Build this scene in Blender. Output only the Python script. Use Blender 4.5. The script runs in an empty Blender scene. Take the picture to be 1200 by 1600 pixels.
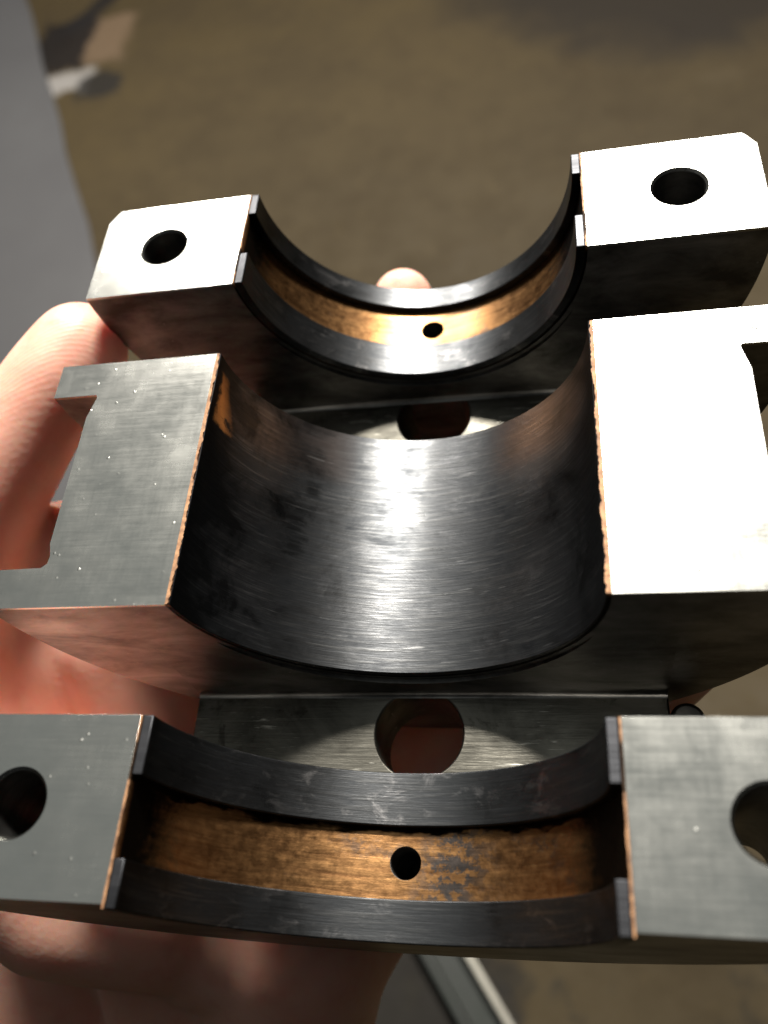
import bpy, bmesh, math, random
from mathutils import Vector, Matrix, noise as mnoise
random.seed(7)
S = 0.030                      # one block unit (bearing housing radius) in metres
sc = bpy.context.scene
R = math.radians

# ------------------------------------------------------------------ camera
cd = bpy.data.cameras.new("camera")
cam = bpy.data.objects.new("camera", cd); sc.collection.objects.link(cam)
cd.sensor_fit = 'VERTICAL'; cd.sensor_height = 4.8; cd.sensor_width = 3.6
cd.lens = 4.8 * 1357.4 / 1600
cd.clip_start = 0.005; cd.clip_end = 50
cam.location = Vector((0.8423, -2.3068, 3.3779)) * S
cam.rotation_euler = (R(30.7554), R(11.6892), R(3.8961))
cd.dof.use_dof = True; cd.dof.focus_distance = 4.45 * S; cd.dof.aperture_fstop = 2.0
sc.camera = cam

# ------------------------------------------------------------------ light
w = bpy.data.worlds.new("World"); sc.world = w; w.use_nodes = True
bg = w.node_tree.nodes["Background"]
bg.inputs[0].default_value = (0.95, 0.98, 1.0, 1); bg.inputs[1].default_value = 0.016
sc.view_settings.view_transform = 'Standard'; sc.view_settings.look = 'None'
sc.view_settings.exposure = 0.0; sc.view_settings.gamma = 1.0

def area(name, az, el, dist, sx, sy, power, col, target=(0, 0, -0.5)):
    l = bpy.data.lights.new(name, 'AREA'); l.shape = 'RECTANGLE'; l.size = sx; l.size_y = sy
    l.energy = power; l.color = col
    o = bpy.data.objects.new(name, l); sc.collection.objects.link(o)
    d = Vector((math.sin(R(az)) * math.cos(R(el)), math.cos(R(az)) * math.cos(R(el)), math.sin(R(el))))
    t = Vector(target) * S
    o.location = t + d * dist
    o.rotation_euler = (-d).to_track_quat('-Z', 'Y').to_euler()
    return o
area("work_lamp", 4, 49, 2.5, 0.40, 0.40, 185, (1.0, 0.95, 0.87))
area("side_lamp", -25, 31, 2.5, 0.34, 0.30, 42, (1.0, 0.95, 0.88))
o = area("overhead_fill", -30, 62, 2.3, 3.0, 2.6, 8.5, (0.95, 1.0, 0.97))  # unseen fill light, added overhead to grey the steel pads
o.rotation_euler = (0, 0, 0)

# ------------------------------------------------------------------ materials
def newmat(name):
    m = bpy.data.materials.new(name); m.use_nodes = True
    nt = m.node_tree
    return m, nt, nt.nodes["Principled BSDF"]
class NG:
    """short-hand for shader nodes"""
    def __init__(s, nt): s.nt = nt
    def n(s, typ, **kw):
        nd = s.nt.nodes.new(typ)
        for k, v in kw.items(): setattr(nd, k, v)
        return nd
    def put(s, sock, v):
        if hasattr(v, 'is_output'): s.nt.links.new(v, sock)
        else: sock.default_value = v
    def coord(s, scale=(1, 1, 1)):
        c = s.n('ShaderNodeTexCoord'); m = s.n('ShaderNodeMapping')
        s.nt.links.new(c.outputs['Object'], m.inputs[0])
        m.inputs['Scale'].default_value = [k / S for k in scale]
        return m.outputs[0]
    def noise(s, vec, scale=1, detail=4, rough=.55, dist=0):
        t = s.n('ShaderNodeTexNoise'); s.put(t.inputs['Vector'], vec)
        t.inputs['Scale'].default_value = scale; t.inputs['Detail'].default_value = detail
        t.inputs['Roughness'].default_value = rough; t.inputs['Distortion'].default_value = dist
        return t.outputs['Fac']
    def voro(s, vec, scale, feature='F1', rnd=1):
        t = s.n('ShaderNodeTexVoronoi'); t.feature = feature; s.put(t.inputs['Vector'], vec)
        t.inputs['Scale'].default_value = scale; t.inputs['Randomness'].default_value = rnd
        return t.outputs['Distance']
    def math(s, op, a, b=0.0, c=0.0, clamp=False):
        t = s.n('ShaderNodeMath'); t.operation = op; t.use_clamp = clamp
        s.put(t.inputs[0], a); s.put(t.inputs[1], b); s.put(t.inputs[2], c)
        return t.outputs[0]
    def rng(s, v, a, b, lo=0.0, hi=1.0, smooth=False):
        t = s.n('ShaderNodeMapRange'); t.clamp = True
        if smooth: t.interpolation_type = 'SMOOTHSTEP'
        s.put(t.inputs[0], v)
        for i, x in enumerate((a, b, lo, hi)): t.inputs[1 + i].default_value = x
        return t.outputs[0]
    def mix(s, f, a, b):
        t = s.n('ShaderNodeMix'); t.data_type = 'RGBA'
        s.put(t.inputs[0], f)
        for sock, v in ((t.inputs[6], a), (t.inputs[7], b)):
            if not hasattr(v, 'is_output') and len(v) == 3: v = (*v, 1)
            s.put(sock, v)
        return t.outputs[2]
    def xyz(s, vec):
        t = s.n('ShaderNodeSeparateXYZ'); s.put(t.inputs[0], vec); return t.outputs
    def comb(s, x, y, z):
        t = s.n('ShaderNodeCombineXYZ'); s.put(t.inputs[0], x); s.put(t.inputs[1], y); s.put(t.inputs[2], z); return t.outputs[0]
    def bump(s, h, dist, strength=1, prev=None):
        t = s.n('ShaderNodeBump'); s.put(t.inputs['Height'], h); t.inputs['Distance'].default_value = dist
        t.inputs['Strength'].default_value = strength
        if prev is not None: s.put(t.inputs['Normal'], prev)
        return t.outputs[0]
    def box(s, x, y, x0, x1, y0, y1, e):
        a = s.math('MINIMUM', s.math('SUBTRACT', x, x0), s.math('SUBTRACT', x1, x))
        b = s.math('MINIMUM', s.math('SUBTRACT', y, y0), s.math('SUBTRACT', y1, y))
        return s.rng(s.math('MINIMUM', a, b), -e, e, smooth=True)

def mat_steel(name='ground_steel', base=(.46, .46, .43), grime_shade=(.082, .080, .076)):
    m, nt, b = newmat(name); g = NG(nt)
    P = g.coord()
    big = g.noise(P, 2.2, 5, .6)
    fine = g.noise(g.coord((3, 60, 60)), 1, 3, .6)
    fine2 = g.noise(g.coord((55, 3, 30)), 1, 3, .6)
    scr = g.math('ADD', fine, g.math('MULTIPLY', fine2, .5))
    speck = g.rng(g.math('ADD', g.voro(P, 12), g.math('MULTIPLY', g.noise(P, 30, 3), .12)), .10, .17, 1, 0)
    speck = g.math('MULTIPLY', speck, g.rng(g.noise(P, 2.1, 3), .46, .58))
    streak = g.math('MULTIPLY', g.rng(g.noise(g.coord((14, 7, 9)), 1.3, 6, .7, .6), .63, .72), g.rng(big, .45, .62))
    nrm = g.n('ShaderNodeNewGeometry')
    up = g.xyz(nrm.outputs['Normal'])[2]
    zz = g.xyz(P)[2]
    oil_shade = g.rng(zz, -.02, -.012, 1, 0)          # below the split plane: oily film, with dim reflections painted into its colour
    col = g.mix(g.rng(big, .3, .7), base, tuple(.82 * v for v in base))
    film_shade = g.mix(g.rng(g.noise(g.coord((2.2, 2.2, 5)), 1, 6, .65, .4), .36, .64), tuple(.9 * v for v in grime_shade), tuple(2.9 * v for v in grime_shade))
    col = g.mix(oil_shade, col, film_shade)
    dust = g.math('MAXIMUM', g.math('MULTIPLY', speck, g.rng(g.noise(P, 9, 2), .35, .65, .03, .32)), g.math('MULTIPLY', streak, 0.0))
    col = g.mix(dust, col, (.55, .55, .52))
    g.put(b.inputs['Base Color'], col)
    g.put(b.inputs['Metallic'], g.math('SUBTRACT', 1, dust))
    rg = g.rng(scr, .4, 1.1, .20, .255)
    rg = g.math('ADD', rg, g.math('MULTIPLY', oil_shade, .17))
    rg = g.math('ADD', rg, g.rng(big, .35, .7, -.03, .06))
    rg = g.math('ADD', rg, g.rng(g.noise(P, 5.5, 6, .7, .3), .35, .7, -.02, .035))
    g.put(b.inputs['Roughness'], g.math('ADD', rg, g.math('MULTIPLY', dust, .3)))
    h = g.bump(scr, .00003, .25)
    g.put(b.inputs['Normal'], g.bump(speck, .00008, .5, h))
    return m

def mat_bridge():
    m, nt, b = newmat('machined_web_steel'); g = NG(nt)
    P = g.coord()
    n = g.noise(g.coord((1.6, 2.6, 2.6)), 1, 6, .65, .5)
    mp = g.n('ShaderNodeMapping'); c = g.n('ShaderNodeTexCoord')
    nt.links.new(c.outputs['Object'], mp.inputs[0])
    mp.inputs['Rotation'].default_value = (0, 0, R(32)); mp.inputs['Scale'].default_value = (3 / S, 42 / S, 12 / S)
    sc_ = g.noise(mp.outputs[0], 1, 4, .7, .6)
    sy = g.noise(g.coord((3, 55, 55)), 1, 3, .6)
    cut_ = g.math('MULTIPLY', g.rng(sc_, .60, .68), g.rng(g.noise(P, 2.3, 3), .48, .58))
    col = g.mix(g.rng(n, .34, .66), (.050, .048, .041), (.15, .143, .122))
    col = g.mix(g.math('MULTIPLY', g.rng(g.noise(P, 4, 6, .72, .6), .56, .64), .75), col, (.035, .032, .027))
    col = g.mix(g.math('MULTIPLY', cut_, .8), col, (.52, .50, .44))
    g.put(b.inputs['Base Color'], col); b.inputs['Metallic'].default_value = 1
    g.put(b.inputs['Roughness'], g.math('SUBTRACT', g.rng(n, .3, .7, .44, .34), g.math('MULTIPLY', cut_, .06)))
    h = g.bump(g.math('ADD', sy, g.math('MULTIPLY', sc_, 1.2)), .00005, .6)
    g.put(b.inputs['Normal'], g.bump(n, .0002, .35, h))
    return m

def mat_lining(name, plain=False):
    """dull lead-grey babbitt with turning marks round the bore"""
    m, nt, b = newmat(name); g = NG(nt)
    P = g.coord(); x, y, z = g.xyz(P)
    ang = g.math('ARCTAN2', x, g.math('MULTIPLY', z, -1))
    cyl = g.comb(g.math('MULTIPLY', ang, 1.0), y, 0)
    def cv(sa, sy, off=0):
        return g.comb(g.math('MULTIPLY', ang, sa), g.math('MULTIPLY', y, sy), off)
    marks = g.noise(cv(2.2, 45), 1, 4, .65, .25)
    marks2 = g.noise(cv(5, 130, 4), 1, 2, .6, .2)
    blot = g.noise(cv(3, 4, 9), 1, 6, .65, .4)
    blot2 = g.noise(cv(4.5, 9, 3), 1, 6, .7, .5)
    col = g.mix(g.rng(blot, .32, .68), *(((.026, .028, .031), (.098, .101, .105)) if plain else ((.040, .043, .047), (.115, .118, .122))))
    col = g.mix(g.math('MULTIPLY', g.rng(marks, .5, .75), .5), col, (.24, .24, .238))
    wear = g.math('MULTIPLY', g.rng(blot2, .53, .63), g.rng(blot, .46, .60))
    col = g.mix(g.math('MULTIPLY', wear, .45 if plain else .85), col, (.17, .172, .178) if plain else (.33, .32, .32))
    aa = g.math('ABSOLUTE', ang)
    soot_shade = g.rng(g.math('ADD', aa, g.math('MULTIPLY', g.math('SUBTRACT', blot, .5), 2.0 if plain else 1.1)), *((.72, 1.30, 0, .92) if plain else (.95, 1.5, 0, .85)))  # soot, and the dark reflections on the bore sides painted in
    if plain:
        # dark scuffs and the copper showing through the worn top corner
        sc1 = g.box(g.math('ADD', ang, g.math('MULTIPLY', g.math('SUBTRACT', blot2, .5), .42)), g.math('ADD', y, g.math('MULTIPLY', g.math('SUBTRACT', blot, .5), .5)), -.84, -.70, -.16, .22, .035)
        sc2 = g.box(ang, g.math('ADD', y, g.math('MULTIPLY', g.math('SUBTRACT', blot2, .5), .14)), -.74, -.65, .25, .35, .025)
        soot_shade = g.math('MAXIMUM', soot_shade, g.math('MULTIPLY', g.math('MULTIPLY', g.math('MAXIMUM', sc1, sc2), g.rng(marks, .3, .6, .5, 1)), .8))
        brown = g.math('MULTIPLY', g.rng(y, .36, .44), g.rng(aa, .42, .6))
        col = g.mix(g.math('MULTIPLY', brown, .5), col, (.085, .066, .058))
    if plain:                               # fine criss-cross handling scratches
        mp = g.n('ShaderNodeMapping'); g.put(mp.inputs[0], cyl); mp.inputs['Rotation'].default_value = (0, 0, R(17)); mp.inputs['Scale'].default_value = (2.2, 60, 1)
        xs = g.noise(mp.outputs[0], 1, 3, .6, .4)
        sx = g.math('MULTIPLY', g.rng(xs, .64, .70), g.rng(blot, .44, .56))
        col = g.mix(g.math('MULTIPLY', sx, .7), col, (.33, .33, .33))
    col = g.mix(soot_shade, col, (.0045, .005, .0055))
    met = 1.0
    if plain:
        j = g.math('MULTIPLY', g.math('SUBTRACT', g.noise(cv(9, 9, 2), 1, 5, .7), .5), .16)
        yy = g.math('ADD', y, j)
        edge = g.math('ADD', g.math('MULTIPLY', yy, 0.30), -1.53)
        cop = g.math('MULTIPLY', g.box(g.math('ADD', ang, j), yy, -1.50, -1.30, .36, .66, .02), g.rng(g.math('ADD', ang, g.math('MULTIPLY', yy, .45)), -1.25, -1.13, 1, 0))
        cop = g.math('MULTIPLY', cop, g.rng(blot2, .36, .46))
        col = g.mix(cop, col, (.55, .27, .09))
        pass
    col = g.mix(g.rng(z, -.012, -.006), col, (.045, .046, .050))   # clean cut parting face
    g.put(b.inputs['Base Color'], col)
    g.put(b.inputs['Metallic'], met)
    r = g.math('ADD', g.rng(marks, .35, .75, .36, .25), g.rng(blot, .35, .65, .12, -.03))
    r = g.math('ADD', r, g.math('MULTIPLY', soot_shade, .08))
    g.put(b.inputs['Roughness'], r)
    h = g.math('ADD', marks, g.math('MULTIPLY', marks2, .45))
    n1 = g.bump(h, .00006, .5)
    g.put(b.inputs['Normal'], g.bump(blot2, .00006, .5, n1))
    return m

def mat_bronze():
    m, nt, b = newmat('bronze_backing'); g = NG(nt)
    P = g.coord(); x, y, z = g.xyz(P)
    ang = g.math('ARCTAN2', x, g.math('MULTIPLY', z, -1))
    def cv(sa, sy, off=0):
        return g.comb(g.math('MULTIPLY', ang, sa), g.math('MULTIPLY', y, sy), off)
    marks = g.noise(cv(2.5, 26), 1, 5, .65, .5)
    grain = g.noise(cv(18, 22, 2), 1, 5, .7)
    patch = g.noise(cv(3, 4, 5), 1, 4, .6)
    spots = g.noise(cv(15, 17, 7), 1, 5, .72)
    col = g.mix(g.rng(g.math('ADD', g.math('MULTIPLY', marks, .75), g.math('MULTIPLY', grain, .25)), .34, .64), (.20, .097, .041), (.46, .245, .100))
    stain = g.math('SUBTRACT', g.rng(g.math('ADD', g.math('ABSOLUTE', g.math('SUBTRACT', ang, .24)), g.math('MULTIPLY', g.math('SUBTRACT', patch, .5), .5)), .05, .26, 1, 0), g.rng(y, -1.0, 1.0, 0, .5))
    dark = g.math('MULTIPLY', g.rng(spots, .46, .52), g.math('MAXIMUM', stain, g.math('MULTIPLY', g.rng(patch, .58, .66), .5)))
    # soot towards the parting line ends; painted shade along the groove wall
    aa = g.math('ABSOLUTE', g.math('ADD', ang, .13))
    soot_shade = g.rng(g.math('ADD', aa, g.math('MULTIPLY', g.math('SUBTRACT', grain, .5), .4)), 1.03, 1.27)
    soot_shade = g.math('MULTIPLY', soot_shade, g.rng(z, -.03, -.05))
    yl = g.math('ABSOLUTE', y)
    soot_shade = g.math('MAXIMUM', soot_shade, g.math('MULTIPLY', g.rng(g.math('ADD', g.noise(cv(5, 14, 11), 1, 3, .6), g.math('MULTIPLY', g.math('MULTIPLY', g.rng(yl, 1.515, 1.60, 1, 0), g.rng(yl, 1.3, 1.4)), .62)), .84, .98), .92))
    col = g.mix(g.math('MULTIPLY', dark, .9), col, (.085, .085, .088))
    col = g.mix(soot_shade, col, (.005, .004, .003))
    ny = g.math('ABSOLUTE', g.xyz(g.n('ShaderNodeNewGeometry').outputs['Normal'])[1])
    soot_shade = g.math('MAXIMUM', soot_shade, g.math('MULTIPLY', g.rng(ny, .6, .8), g.rng(z, -.015, -.04)))  # end faces painted dark for the shadow line under the shell
    rim = g.rng(z, -.022, -.010)
    col = g.mix(rim, col, g.mix(g.rng(g.noise(g.coord((20, 20, 20)), 1, 4, .7), .36, .62), (.15, .070, .032), (.36, .19, .09)))
    col = g.mix(soot_shade, col, (.005, .004, .003))
    g.put(b.inputs['Base Color'], col)
    g.put(b.inputs['Specular IOR Level'], g.math('SUBTRACT', .5, g.math('MULTIPLY', soot_shade, .4)))
    g.put(b.inputs['Metallic'], g.math('SUBTRACT', 1, g.math('MULTIPLY', rim, .75)))
    g.put(b.inputs['Roughness'], g.math('ADD', g.rng(grain, .3, .7, .30, .45), g.math('MULTIPLY', g.math('MAXIMUM', soot_shade, rim), .25)))
    n1 = g.bump(marks, .00010, .55)
    g.put(b.inputs['Normal'], g.bump(grain, .00006, .5, n1))
    return m

def mat_skin():
    m, nt, b = newmat('skin'); g = NG(nt)
    P = g.coord()
    big = g.noise(P, 1.6, 4, .6); pore = g.voro(P, 24)
    col = g.mix(g.rng(big, .3, .7), (.78, .39, .29), (.84, .50, .39))
    col = g.mix(g.math('MULTIPLY', g.rng(g.noise(P, 6, 4), .5, .7), .35), col, (.70, .27, .20))
    g.put(b.inputs['Base Color'], col)
    b.inputs['Roughness'].default_value = .48
    b.inputs['Subsurface Weight'].default_value = .9
    b.inputs['Subsurface Radius'].default_value = (1, .28, .14)
    b.inputs['Subsurface Scale'].default_value = .0055
    b.inputs['Specular IOR Level'].default_value = .4
    wv = g.n('ShaderNodeTexWave'); wv.wave_type = 'BANDS'; wv.bands_direction = 'Y'
    mp = g.n('ShaderNodeMapping'); c = g.n('ShaderNodeTexCoord')
    nt.links.new(c.outputs['Object'], mp.inputs[0]); mp.inputs['Scale'].default_value = [1 / S] * 3
    mp.inputs['Rotation'].default_value = (R(15), R(10), R(-28))
    nt.links.new(mp.outputs[0], wv.inputs[0]); wv.inputs['Scale'].default_value = 14
    wv.inputs['Distortion'].default_value = 2.2; wv.inputs['Detail'].default_value = 2; wv.inputs['Detail Scale'].default_value = .9
    tip = g.n('ShaderNodeVectorMath'); tip.operation = 'DISTANCE'
    g.put(tip.inputs[0], P); tip.inputs[1].default_value = (-2.15, 1.15, -.2)
    ridge = g.math('MULTIPLY', wv.outputs['Fac'], g.rng(tip.outputs['Value'], .35, .85, 1, 0))
    n1 = g.bump(ridge, .00005, .4)
    n2 = g.bump(pore, .00010, .35, n1)
    g.put(b.inputs['Normal'], g.bump(g.noise(P, 2.2, 3, .5), .00025, .5, n2))
    return m

def mat_floor():
    m, nt, b = newmat('stained_concrete'); g = NG(nt)
    P = g.coord(); x, y, z = g.xyz(P)
    n1 = g.noise(P, .05, 6, .6); n2 = g.noise(P, .35, 6, .7); n3 = g.noise(P, 1.1, 5, .75)
    col = g.mix(g.rng(n1, .32, .68), (.032, .0225, .0092), (.046, .0325, .013))
    col = g.mix(g.math('MULTIPLY', g.rng(n2, .42, .64), .42), col, (.024, .0165, .008))
    col = g.mix(g.math('MULTIPLY', g.rng(n3, .57, .70), .2), col, (.085, .062, .026))
    # dark patch, large, far right
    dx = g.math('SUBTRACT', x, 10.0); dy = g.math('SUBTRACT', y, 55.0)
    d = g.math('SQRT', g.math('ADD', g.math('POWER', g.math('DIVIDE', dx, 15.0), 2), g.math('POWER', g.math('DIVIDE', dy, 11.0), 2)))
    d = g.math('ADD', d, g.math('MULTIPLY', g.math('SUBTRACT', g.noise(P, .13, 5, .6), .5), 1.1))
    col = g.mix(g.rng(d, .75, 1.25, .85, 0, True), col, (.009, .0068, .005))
    dl = g.math('SQRT', g.math('ADD', g.math('POWER', g.math('SUBTRACT', x, 9.7), 2), g.math('POWER', g.math('MULTIPLY', g.math('SUBTRACT', y, 41.2), 2.0), 2)))
    col = g.mix(g.rng(g.math('ADD', dl, g.math('MULTIPLY', n2, .8)), 1.1, 2.0, .10, 0), col, (.085, .066, .04))
    # dark patch round the steel channel, darker blotches on the near floor
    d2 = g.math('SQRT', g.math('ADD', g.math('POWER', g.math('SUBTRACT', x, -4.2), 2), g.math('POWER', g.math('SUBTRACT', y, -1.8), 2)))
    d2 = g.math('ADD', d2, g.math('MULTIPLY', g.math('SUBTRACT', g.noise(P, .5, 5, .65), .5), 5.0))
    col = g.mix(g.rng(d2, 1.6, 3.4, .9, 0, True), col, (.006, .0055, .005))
    sp = g.math('MULTIPLY', g.rng(g.noise(P, .9, 4, .6), .56, .66), g.rng(y, 8, 2))
    col = g.mix(g.math('MULTIPLY', sp, .6), col, (.012, .010, .006))
    # patched corner beside the grey slab: pinkish filler, black smear, pale lime, dark crack
    wob = g.math('MULTIPLY', g.math('SUBTRACT', g.noise(P, .55, 5, .65), .5), 2.2)
    wx = g.math('ADD', x, wob); wy = g.math('ADD', y, g.math('MULTIPLY', g.math('SUBTRACT', g.noise(g.coord((1, 1, 3)), .45, 5, .65), .5), 4.2))
    col = g.mix(g.math('MULTIPLY', g.box(wx, wy, -32.5, -27.4, 52.0, 57.5, .6), .85), col, (.10, .068, .042))
    col = g.mix(g.math('MULTIPLY', g.box(wx, wy, -34.6, -30.3, 51.8, 58.0, .3), .97), col, (.005, .0035, .003))
    col = g.mix(g.math('MULTIPLY', g.box(wx, wy, -35.5, -29.2, 49.0, 51.4, .35), .9), col, (.21, .20, .19))
    col = g.mix(g.math('MULTIPLY', g.box(wx, wy, -29.8, -26.6, 48.2, 50.6, .3), .9), col, (.010, .009, .008))
    cx = g.math('ABSOLUTE', g.math('SUBTRACT', wx, g.math('ADD', g.math('MULTIPLY', y, .55), -63.4)))
    cr = g.math('MULTIPLY', g.rng(cx, .7, 1.3, 1, 0), g.rng(y, 55.5, 57))
    col = g.mix(g.math('MULTIPLY', cr, .93), col, (.006, .005, .005))
    g.put(b.inputs['Base Color'], col)
    b.inputs['Specular IOR Level'].default_value = .2
    g.put(b.inputs['Roughness'], g.rng(n2, .3, .7, .6, .8))
    g.put(b.inputs['Normal'], g.bump(g.math('ADD', n2, g.math('MULTIPLY', n3, .4)), .002, .6))
    return m

def mat_slab():
    m, nt, b = newmat('grey_floor_paint'); g = NG(nt)
    P = g.coord()
    n1 = g.noise(P, .07, 5, .6); n2 = g.noise(P, .6, 5, .7)
    col = g.mix(g.rng(n1, .3, .7), (.052, .051, .054), (.070, .070, .072))
    col = g.mix(g.math('MULTIPLY', g.rng(n2, .58, .7), .4), col, (.055, .05, .048))
    g.put(b.inputs['Base Color'], col); b.inputs['Roughness'].default_value = .5
    g.put(b.inputs['Normal'], g.bump(n2, .001, .4))
    return m

def mat_metal(name, col, rough, metallic=1.0):
    m, nt, b = newmat(name); g = NG(nt)
    P = g.coord(); n = g.noise(P, 1.5, 5, .65)
    g.put(b.inputs['Base Color'], g.mix(g.rng(n, .35, .65), col, tuple(.6 * c for c in col)))
    b.inputs['Metallic'].default_value = metallic
    g.put(b.inputs['Roughness'], g.rng(n, .3, .7, rough * .85, rough * 1.2))
    g.put(b.inputs['Normal'], g.bump(n, .0005, .3))
    return m

STEEL = mat_steel(); LAND = mat_lining('babbitt_land'); BORE = mat_lining('babbitt_bore', True)
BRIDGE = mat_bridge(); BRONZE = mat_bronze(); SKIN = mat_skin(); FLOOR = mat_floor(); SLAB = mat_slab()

# ------------------------------------------------------------------ mesh helpers (block units in, metres out)
def link(name, me, mat, parent=None):
    o = bpy.data.objects.new(name, me); sc.collection.objects.link(o)
    if mat is not None: me.materials.clear(); me.materials.append(mat)
    if parent is not None:
        o.parent = parent
        o.location = -(parent.location)
    return o
def from_bm(name, bm):
    bmesh.ops.recalc_face_normals(bm, faces=bm.faces)
    bmesh.ops.scale(bm, vec=(S, S, S), verts=bm.verts)
    me = bpy.data.meshes.new(name); bm.to_mesh(me); bm.free()
    return me
def smooth(me, ang=32):
    me.shade_smooth(); me.set_sharp_from_angle(angle=R(ang))
def prism_y(bm, pts, y0, y1):
    """polygon of (x,z) points extruded along y"""
    a = [bm.verts.new((x, y0, z)) for x, z in pts]; b = [bm.verts.new((x, y1, z)) for x, z in pts]
    n = len(pts)
    bm.faces.new(a); bm.faces.new(b[::-1])
    for i in range(n): bm.faces.new((a[i], a[(i + 1) % n], b[(i + 1) % n], b[i]))
def prism_z(bm, pts, z0, z1):
    a = [bm.verts.new((x, y, z0)) for x, y in pts]; b = [bm.verts.new((x, y, z1)) for x, y in pts]
    n = len(pts)
    bm.faces.new(a[::-1]); bm.faces.new(b)
    for i in range(n): bm.faces.new((a[i], a[(i + 1) % n], b[(i + 1) % n], b[i]))
def circ(cx, cy, r, n=48): return [(cx + r * math.cos(2 * math.pi * i / n), cy + r * math.sin(2 * math.pi * i / n)) for i in range(n)]
def arc(r, a0, a1, n, ex=1.0):  # angle from -z; x = r sin, z = -r cos
    return [(r * ex * math.sin(a0 + (a1 - a0) * i / n), -r * math.cos(a0 + (a1 - a0) * i / n)) for i in range(n + 1)]
def cut(name, bm_body, cutters):
    """body minus each cutter bmesh; returns a plain mesh"""
    me = from_bm(name, bm_body)
    o = bpy.data.objects.new("tmp", me); sc.collection.objects.link(o)
    tmp = []
    for i, cb in enumerate(cutters):
        c = bpy.data.objects.new("cut", from_bm("cut", cb)); sc.collection.objects.link(c); tmp.append(c)
        md = o.modifiers.new("b", 'BOOLEAN'); md.operation = 'DIFFERENCE'; md.object = c; md.solver = 'EXACT'
    dg = bpy.context.evaluated_depsgraph_get(); dg.update()
    out = bpy.data.meshes.new_from_object(o.evaluated_get(dg)); out.name = name
    for c in tmp + [o]:
        m = c.data; bpy.data.objects.remove(c); bpy.data.meshes.remove(m)
    return out
def bevel(o, wd=.008, seg=2, ang=30):
    md = o.modifiers.new("edge_break", 'BEVEL'); md.width = wd * S; md.segments = seg
    md.limit_method = 'ANGLE'; md.angle_limit = R(ang); md.harden_normals = False
    return o
H = math.pi / 2

# ------------------------------------------------------------------ setting: floor far below the hand
ZF = -27.0
def sheet(name, pts, z, mat):
    bm = bmesh.new(); bm.faces.new([bm.verts.new((x, y, z)) for x, y in pts])
    o = link(name, from_bm(name, bm), mat); o['kind'] = 'structure'; return o
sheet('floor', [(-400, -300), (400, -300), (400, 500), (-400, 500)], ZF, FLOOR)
bm = bmesh.new()
edge = []
for i in range(60):
    t = i / 59; y = 12 + t * 200
    x = -14.8 - (y - 12) * .452 + .12 * math.sin(y * 1.3) + .10 * math.sin(y * .57 + 1)
    edge.append((x, y))
prism_z(bm, edge + [(-200, 212), (-200, 12)], ZF - .05, ZF + .14)
o = link('grey_floor_slab', from_bm('grey_floor_slab', bm), SLAB); o['kind'] = 'structure'

# steel channel lying on the floor under the hand
DARKP = mat_metal('dark_green_paint', (.012, .016, .012), .45, 0.0)
WORN = mat_metal('worn_steel_edge', (.55, .53, .46), .38)
ch = bpy.data.objects.new('steel_channel', None); sc.collection.objects.link(ch)
ch.location = Vector((-2.9, -1.4, ZF)) * S
ch['label'] = 'dark steel channel lying out of focus on the concrete floor below the hand'; ch['category'] = 'steel channel'
p0 = Vector((-2.81, -.52)); p1 = Vector((-1.53, -2.34)); dd = (p1 - p0).normalized(); nn = Vector((dd.y, -dd.x))
def bar(off0, off1, z0, z1, l0=-3, l1=22):
    bm = bmesh.new()
    pts = [p0 + dd * l0 + nn * off0, p0 + dd * l1 + nn * off0, p0 + dd * l1 + nn * off1, p0 + dd * l0 + nn * off1]
    prism_z(bm, [(q.x, q.y) for q in pts], z0, z1); return bm
bevel(link('web', from_bm('web', bar(.16, 1.06, ZF + .02, ZF + .16)), DARKP, ch), .03)
bevel(link('flange', from_bm('flange', bar(-.08, .16, ZF + .02, ZF + .75)), WORN, ch), .05)
bevel(link('flange', from_bm('flange', bar(1.06, 1.3, ZF + .02, ZF + .75)), DARKP, ch), .05)

# ------------------------------------------------------------------ the bearing block
blk = bpy.data.objects.new('bearing_block', None); sc.collection.objects.link(blk)
blk.location = Vector((0, 0, -1.93)) * S
blk['label'] = 'three-saddle machined steel bearing block with grooved bronze-backed shells, held up in a hand'
blk['category'] = 'bearing block'
RO = 1.93; HB = 1.0
def saddle_bm(y0, y1):
    bm = bmesh.new()
    prism_y(bm, arc(RO, -H, H, 96) + arc(HB, H, -H, 96), y0, y1); return bm
def hole(x, y, r, z0=-2.2, z1=.2, n=48):
    bm = bmesh.new(); prism_z(bm, circ(x, y, r, n), z0, z1); return bm
def csink(x, y, r, d):
    bm = bmesh.new()
    a = [bm.verts.new((px, py, .02)) for px, py in circ(x, y, r + d + .02)]
    b = [bm.verts.new((px, py, -d)) for px, py in circ(x, y, r)]
    bm.faces.new(a); bm.faces.new(b[::-1]); n = len(a)
    for i in range(n): bm.faces.new((a[i], a[(i + 1) % n], b[(i + 1) % n], b[i]))
    return bm
def corner_cut(sx, y, sy):
    bm = bmesh.new()
    prism_z(bm, [(sx * 1.855, y + sy * .01), (sx * 1.88, y - sy * .02), (sx * 1.945, y - sy * .125), (sx * 2.1, y - sy * .14), (sx * 2.1, y + sy * .1), (sx * 1.85, y + sy * .1)], -1.2, .1)
    return bm
YR = (1.27, 2.015); YM = (-.748, .748); YF = (-2.015, -1.264)
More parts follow.
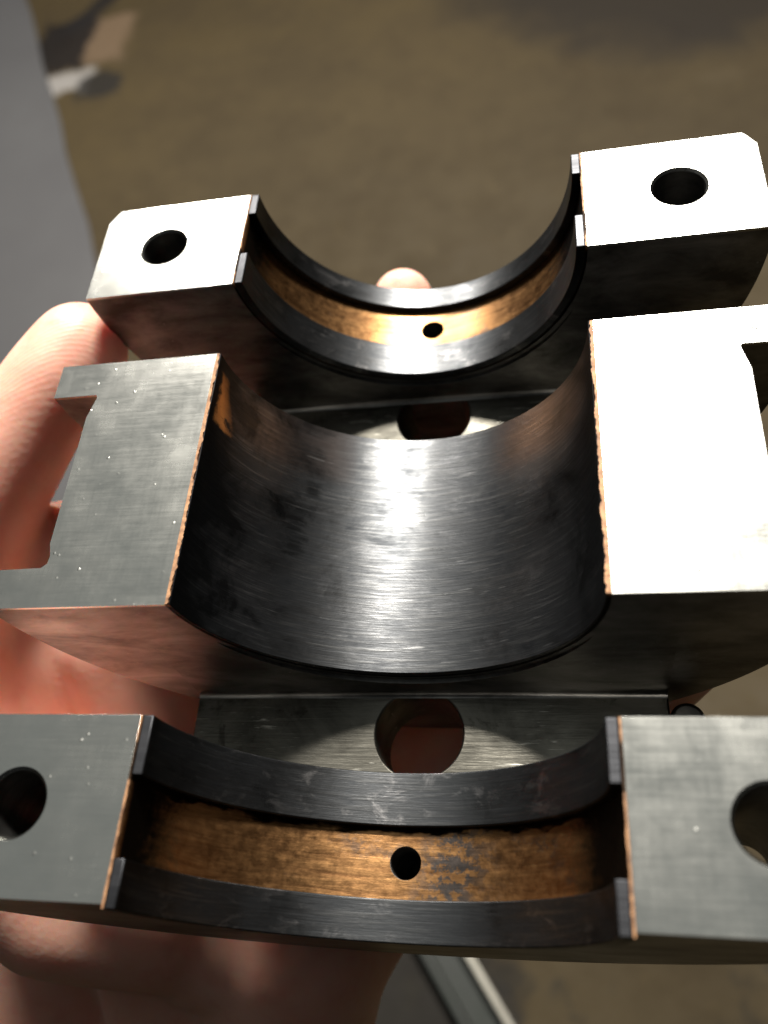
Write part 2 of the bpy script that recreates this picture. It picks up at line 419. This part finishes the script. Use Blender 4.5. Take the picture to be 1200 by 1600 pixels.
for nm, (y0, y1), sg in (('rear', YR, 1), ('front', YF, -1)):
    cs = [hole(s * 1.5, sg * 1.645, .138) for s in (-1, 1)] + [csink(s * 1.5, sg * 1.645, .138, .013) for s in (-1, 1)]
    cs += [corner_cut(s, y1 if sg > 0 else y0, sg) for s in (-1, 1)]
    cs += [hole(0, sg * 1.68, .075, -1.86, -.5, 32)]
    me = cut('saddle', saddle_bm(y0, y1), cs); smooth(me)
    bevel(link('saddle', me, STEEL, blk), .007)
def waist(sx):
    bm = bmesh.new()
    pts = [(2.2, .525), (1.672, .525), (1.662, .515), (1.662, .50), (1.692, .375), (1.688, -.40), (1.668, -.47), (1.672, -.512), (1.70, -.535), (2.2, -.545)]
    prism_z(bm, [(sx * a, b) for a, b in pts], -2.2, .1); return bm
me = cut('saddle', saddle_bm(*YM), [waist(-1), waist(1)]); smooth(me)
bevel(link('saddle', me, STEEL, blk), .007)

# bridge plates with their lightening holes; each carries the thin cheek that runs up the middle saddle
def bridge(y0, y1, ch_y0, ch_y1, hy):
    bm = bmesh.new()
    prism_y(bm, [(-1.3, -1.60), (1.3, -1.60), (1.3, -1.175), (-1.3, -1.175)], y0, y1)
    me = cut('bridge_plate', bm, [hole(0, hy, .238, -2, -.9, 64)]); smooth(me)
    bevel(link('bridge_plate', me, BRIDGE, blk), .010, 2)
    bm = bmesh.new()
    top = -.45; a0 = math.acos(-top / 1.03)
    prism_y(bm, [(1.3, -1.172), (1.3, top)] + arc(1.03, a0, -a0, 60) + [(-1.3, top), (-1.3, -1.172)], ch_y0, ch_y1)
    for v in bm.verts:                       # the cheek grows out of the wall towards its foot
        if abs(v.co.y - ch_y0) < 1e-5: v.co.y = ch_y1 - .001 - (ch_y1 - ch_y0) * max(0, (top - v.co.z) / (top + 1.172)) ** .6
    me = from_bm('cheek', bm); smooth(me)
    bevel(link('cheek', me, STEEL, blk), .006, 1)
bridge(-1.262, -.750, -.775, -.746, -1.0)
bridge(.750, 1.268, 1.243, 1.272, 1.10)
# fillet rods at the foot of the two facing walls catch the light as a thin line
def fillet(y, sg):
    bm = bmesh.new(); r = .03; n = 8
    pr = [(y, -1.1745)] + [(y + sg * (r - r * math.sin(H * i / n)), -1.1745 + r - r * math.cos(H * i / n)) for i in range(n + 1)][::-1]
    a = [bm.verts.new((-1.296, q[0], q[1])) for q in pr]; b = [bm.verts.new((1.296, q[0], q[1])) for q in pr]
    bm.faces.new(a); bm.faces.new(b[::-1]); k = len(pr)
    for i in range(k): bm.faces.new((a[i], a[(i + 1) % k], b[(i + 1) % k], b[i]))
    me = from_bm('fillet', bm); smooth(me); link('fillet', me, STEEL, blk)
fillet(-.7755, -1); fillet(1.2425, -1)
# round dowel end beside the front bridge plate
bm = bmesh.new(); bmesh.ops.create_cone(bm, cap_ends=True, segments=32, radius1=.11, radius2=.085, depth=.3)
bmesh.ops.translate(bm, verts=bm.verts, vec=(1.39, -.90, -1.36))
me = from_bm('dowel', bm); smooth(me); bevel(link('dowel', me, STEEL, blk), .02)

# bearing shells
def half_ring(y0, y1, ri, ro, exi=1.0, n=110, ny=1, jag=0.0, lip=0.0):
    """half annulus; exi stretches the inner radius sideways (shell thins to the parting line)"""
    bm = bmesh.new()
    rows = []
    for j in range(ny + 1):
        y = y0 + (y1 - y0) * j / ny
        inn = arc(ri, -H, H, n, exi); out = arc(ro, -H, H, n)
        if jag:
            def wob(o): return jag * sum(a * mnoise.noise(Vector((y * f, o * 5.1 + f, .3))) for a, f in ((.9, 9), (.8, 27), (.7, 70)))
            k = wob(0); k2 = wob(1.7)
            inn[0] = (inn[0][0] + k, lip); inn[-1] = (inn[-1][0] + k2, lip)
            out[0] = (out[0][0], lip); out[-1] = (out[-1][0], lip)
        rows.append([bm.verts.new((x, y, z)) for x, z in inn + out[::-1]])
    m = len(rows[0])
    for j in range(ny):
        for i in range(m):
            bm.faces.new((rows[j][i], rows[j][(i + 1) % m], rows[j + 1][(i + 1) % m], rows[j + 1][i]))
    for i in range(n):
        for row in (rows[0], rows[-1]):
            bm.faces.new((row[i], row[i + 1], row[m - 2 - i], row[m - 1 - i]))
    return bm
for (y0, y1), sg in ((YR, 1), (YF, -1)):
    a, b_ = (y0 + .002, y1 - .002) if sg > 0 else (y0 - .016, y1 - .002)
    me = cut('bearing_shell', half_ring(a, b_, .9895, .999, ny=120, jag=.0035, lip=.003), [hole(0, sg * 1.68, .077, -1.3, -.5, 32)]); smooth(me)
    sh = link('bearing_shell', me, BRONZE, blk)
    for q0, q1 in ((a - .001, 1.515 * sg if sg > 0 else -1.845), (1.845 if sg > 0 else -1.52, b_ + .001)):
        me = from_bm('lining', half_ring(q0, q1, .94, .989, ny=2)); smooth(me)
        l = bpy.data.objects.new('lining', me); sc.collection.objects.link(l); me.materials.append(LAND)
        l.parent = sh; bevel(l, .006, 2)
me = from_bm('bearing_shell', half_ring(YM[0] + .002, YM[1] - .002, .981, .999, ny=300, jag=.008, lip=.003)); smooth(me)
sh = link('bearing_shell', me, BRONZE, blk)
me = from_bm('lining', half_ring(YM[0] + .001, YM[1] - .001, .935, .9805, exi=1.044, ny=4)); smooth(me)
l = bpy.data.objects.new('lining', me); sc.collection.objects.link(l); me.materials.append(BORE); l.parent = sh; bevel(l, .006, 2)

# ------------------------------------------------------------------ the hand (one continuous skin)
def capsule(bm, p, q, r0, r1, seg=20):
    p = Vector(p); q = Vector(q); d = q - p; L = d.length
    rot = d.to_track_quat('Z', 'Y').to_matrix().to_4x4()
    rows = []
    prof = [(-r0 * math.cos(t), r0 * math.sin(t)) for t in [H * i / 6 for i in range(1, 7)]] + \
           [(L + r1 * math.sin(t), r1 * math.cos(t)) for t in [H * i / 6 for i in range(0, 6)]]
    M = Matrix.Translation(p) @ rot
    for z, r in prof:
        rows.append([bm.verts.new(M @ Vector((r * math.cos(2 * math.pi * k / seg), r * math.sin(2 * math.pi * k / seg), z))) for k in range(seg)])
    c0 = bm.verts.new(M @ Vector((0, 0, -r0))); c1 = bm.verts.new(M @ Vector((0, 0, L + r1)))
    for k in range(seg):
        bm.faces.new((c0, rows[0][(k + 1) % seg], rows[0][k]))
        bm.faces.new((c1, rows[-1][k], rows[-1][(k + 1) % seg]))
    for a, b in zip(rows, rows[1:]):
        for k in range(seg): bm.faces.new((a[k], a[(k + 1) % seg], b[(k + 1) % seg], b[k]))
def chain(bm, pts):
    for (p, r), (q, s) in zip(pts, pts[1:]): capsule(bm, p, q, r, s)
bm = bmesh.new()
# thumb, up the near-left side of the block, and the ball of the thumb dropping away from the light
chain(bm, [((-2.18, 1.24, -.40), .315), ((-2.28, 1.05, -.43), .335), ((-2.46, .80, -.50), .335), ((-2.84, .27, -.72), .40), ((-3.15, -.22, -.98), .47), ((-3.22, -.62, -1.50), .50), ((-3.05, -1.15, -2.40), .58), ((-2.75, -1.75, -3.1), .60)])
chain(bm, [((-2.6, .25, -1.45), .45), ((-2.62, -.25, -1.75), .46), ((-2.50, -.85, -2.55), .52), ((-2.2, -1.5, -2.75), .55), ((-1.5, -1.85, -2.52), .55), ((-.9, -1.90, -2.52), .5)])
chain(bm, [((-2.15, .4, -1.45), .42), ((-2.1, -.3, -1.55), .40), ((-1.95, -1.0, -2.25), .38), ((-1.6, -1.6, -2.3), .45)])  # filler flesh added beside the block to keep side light off the heel
chain(bm, [((-2.5, -1.55, -1.55), .46), ((-2.3, -1.85, -1.85), .44), ((-1.75, -1.9, -2.2), .42)])  # unseen mound, added to cast shade on the heel of the palm
# index: under the block and up behind the rear saddle
chain(bm, [((-1.75, -1.8, -2.7), .5), ((-1.75, .75, -2.55), .38), ((-1.1, 1.75, -2.75), .31), ((-.55, 2.55, -2.35), .28), ((-.33, 2.36, -1.60), .26), ((-.30, 2.31, -1.31), .235)])
chain(bm, [((-1.5, -1.9, -2.7), .5), ((-.95, .85, -2.62), .40), ((-.1, 1.85, -2.55), .30), ((.75, 1.95, -2.2), .27), ((1.2, 1.75, -1.95), .23)])
chain(bm, [((-1.2, -2.0, -2.7), .5), ((-.25, .45, -2.60), .38), ((.65, .95, -2.50), .29), ((1.35, .95, -2.05), .25), ((1.55, .9, -1.75), .22)])
# little finger shows under the right end of the middle saddle
chain(bm, [((-.95, -2.15, -2.7), .46), ((.25, -.35, -2.55), .36), ((.85, -.50, -2.5), .27), ((1.36, -.42, -2.02), .235), ((1.55, -.36, -1.70), .20)])
# heel of the palm and forearm
chain(bm, [((-2.75, -.55, -2.15), .52), ((-1.3, -.35, -2.60), .5), ((-.4, -.5, -2.65), .5)])
chain(bm, [((-.95, -1.95, -2.55), .58), ((-1.25, -2.45, -3.3), .62), ((-1.8, -3.3, -4.6), .75), ((-2.9, -5.2, -7.6), 1.0)])
chain(bm, [((-1.9, -1.85, -2.75), .60), ((-1.9, -2.4, -3.5), .68), ((-2.2, -3.3, -4.8), .80), ((-3.2, -5.2, -7.7), 1.0)])
chain(bm, [((-3.0, -1.65, -2.95), .64), ((-3.2, -2.3, -3.7), .74), ((-3.2, -3.3, -4.9), .85), ((-3.5, -5.2, -7.8), 1.0)])
me = from_bm('hand', bm)
hand = bpy.data.objects.new('hand_tmp', me); sc.collection.objects.link(hand)
md = hand.modifiers.new('r', 'REMESH'); md.mode = 'VOXEL'; md.voxel_size = .045 * S
md = hand.modifiers.new('s', 'SMOOTH'); md.factor = .6; md.iterations = 14
md = hand.modifiers.new('u', 'SUBSURF'); md.levels = 1; md.render_levels = 1
dg = bpy.context.evaluated_depsgraph_get(); dg.update()
me2 = bpy.data.meshes.new_from_object(hand.evaluated_get(dg)); me2.name = 'hand'
bpy.data.objects.remove(hand); bpy.data.meshes.remove(me)
me2.shade_smooth()
hand = link('hand', me2, SKIN)
hand['label'] = 'bare left hand gripping the bearing block from below, thumb up its left side'
hand['category'] = 'hand'
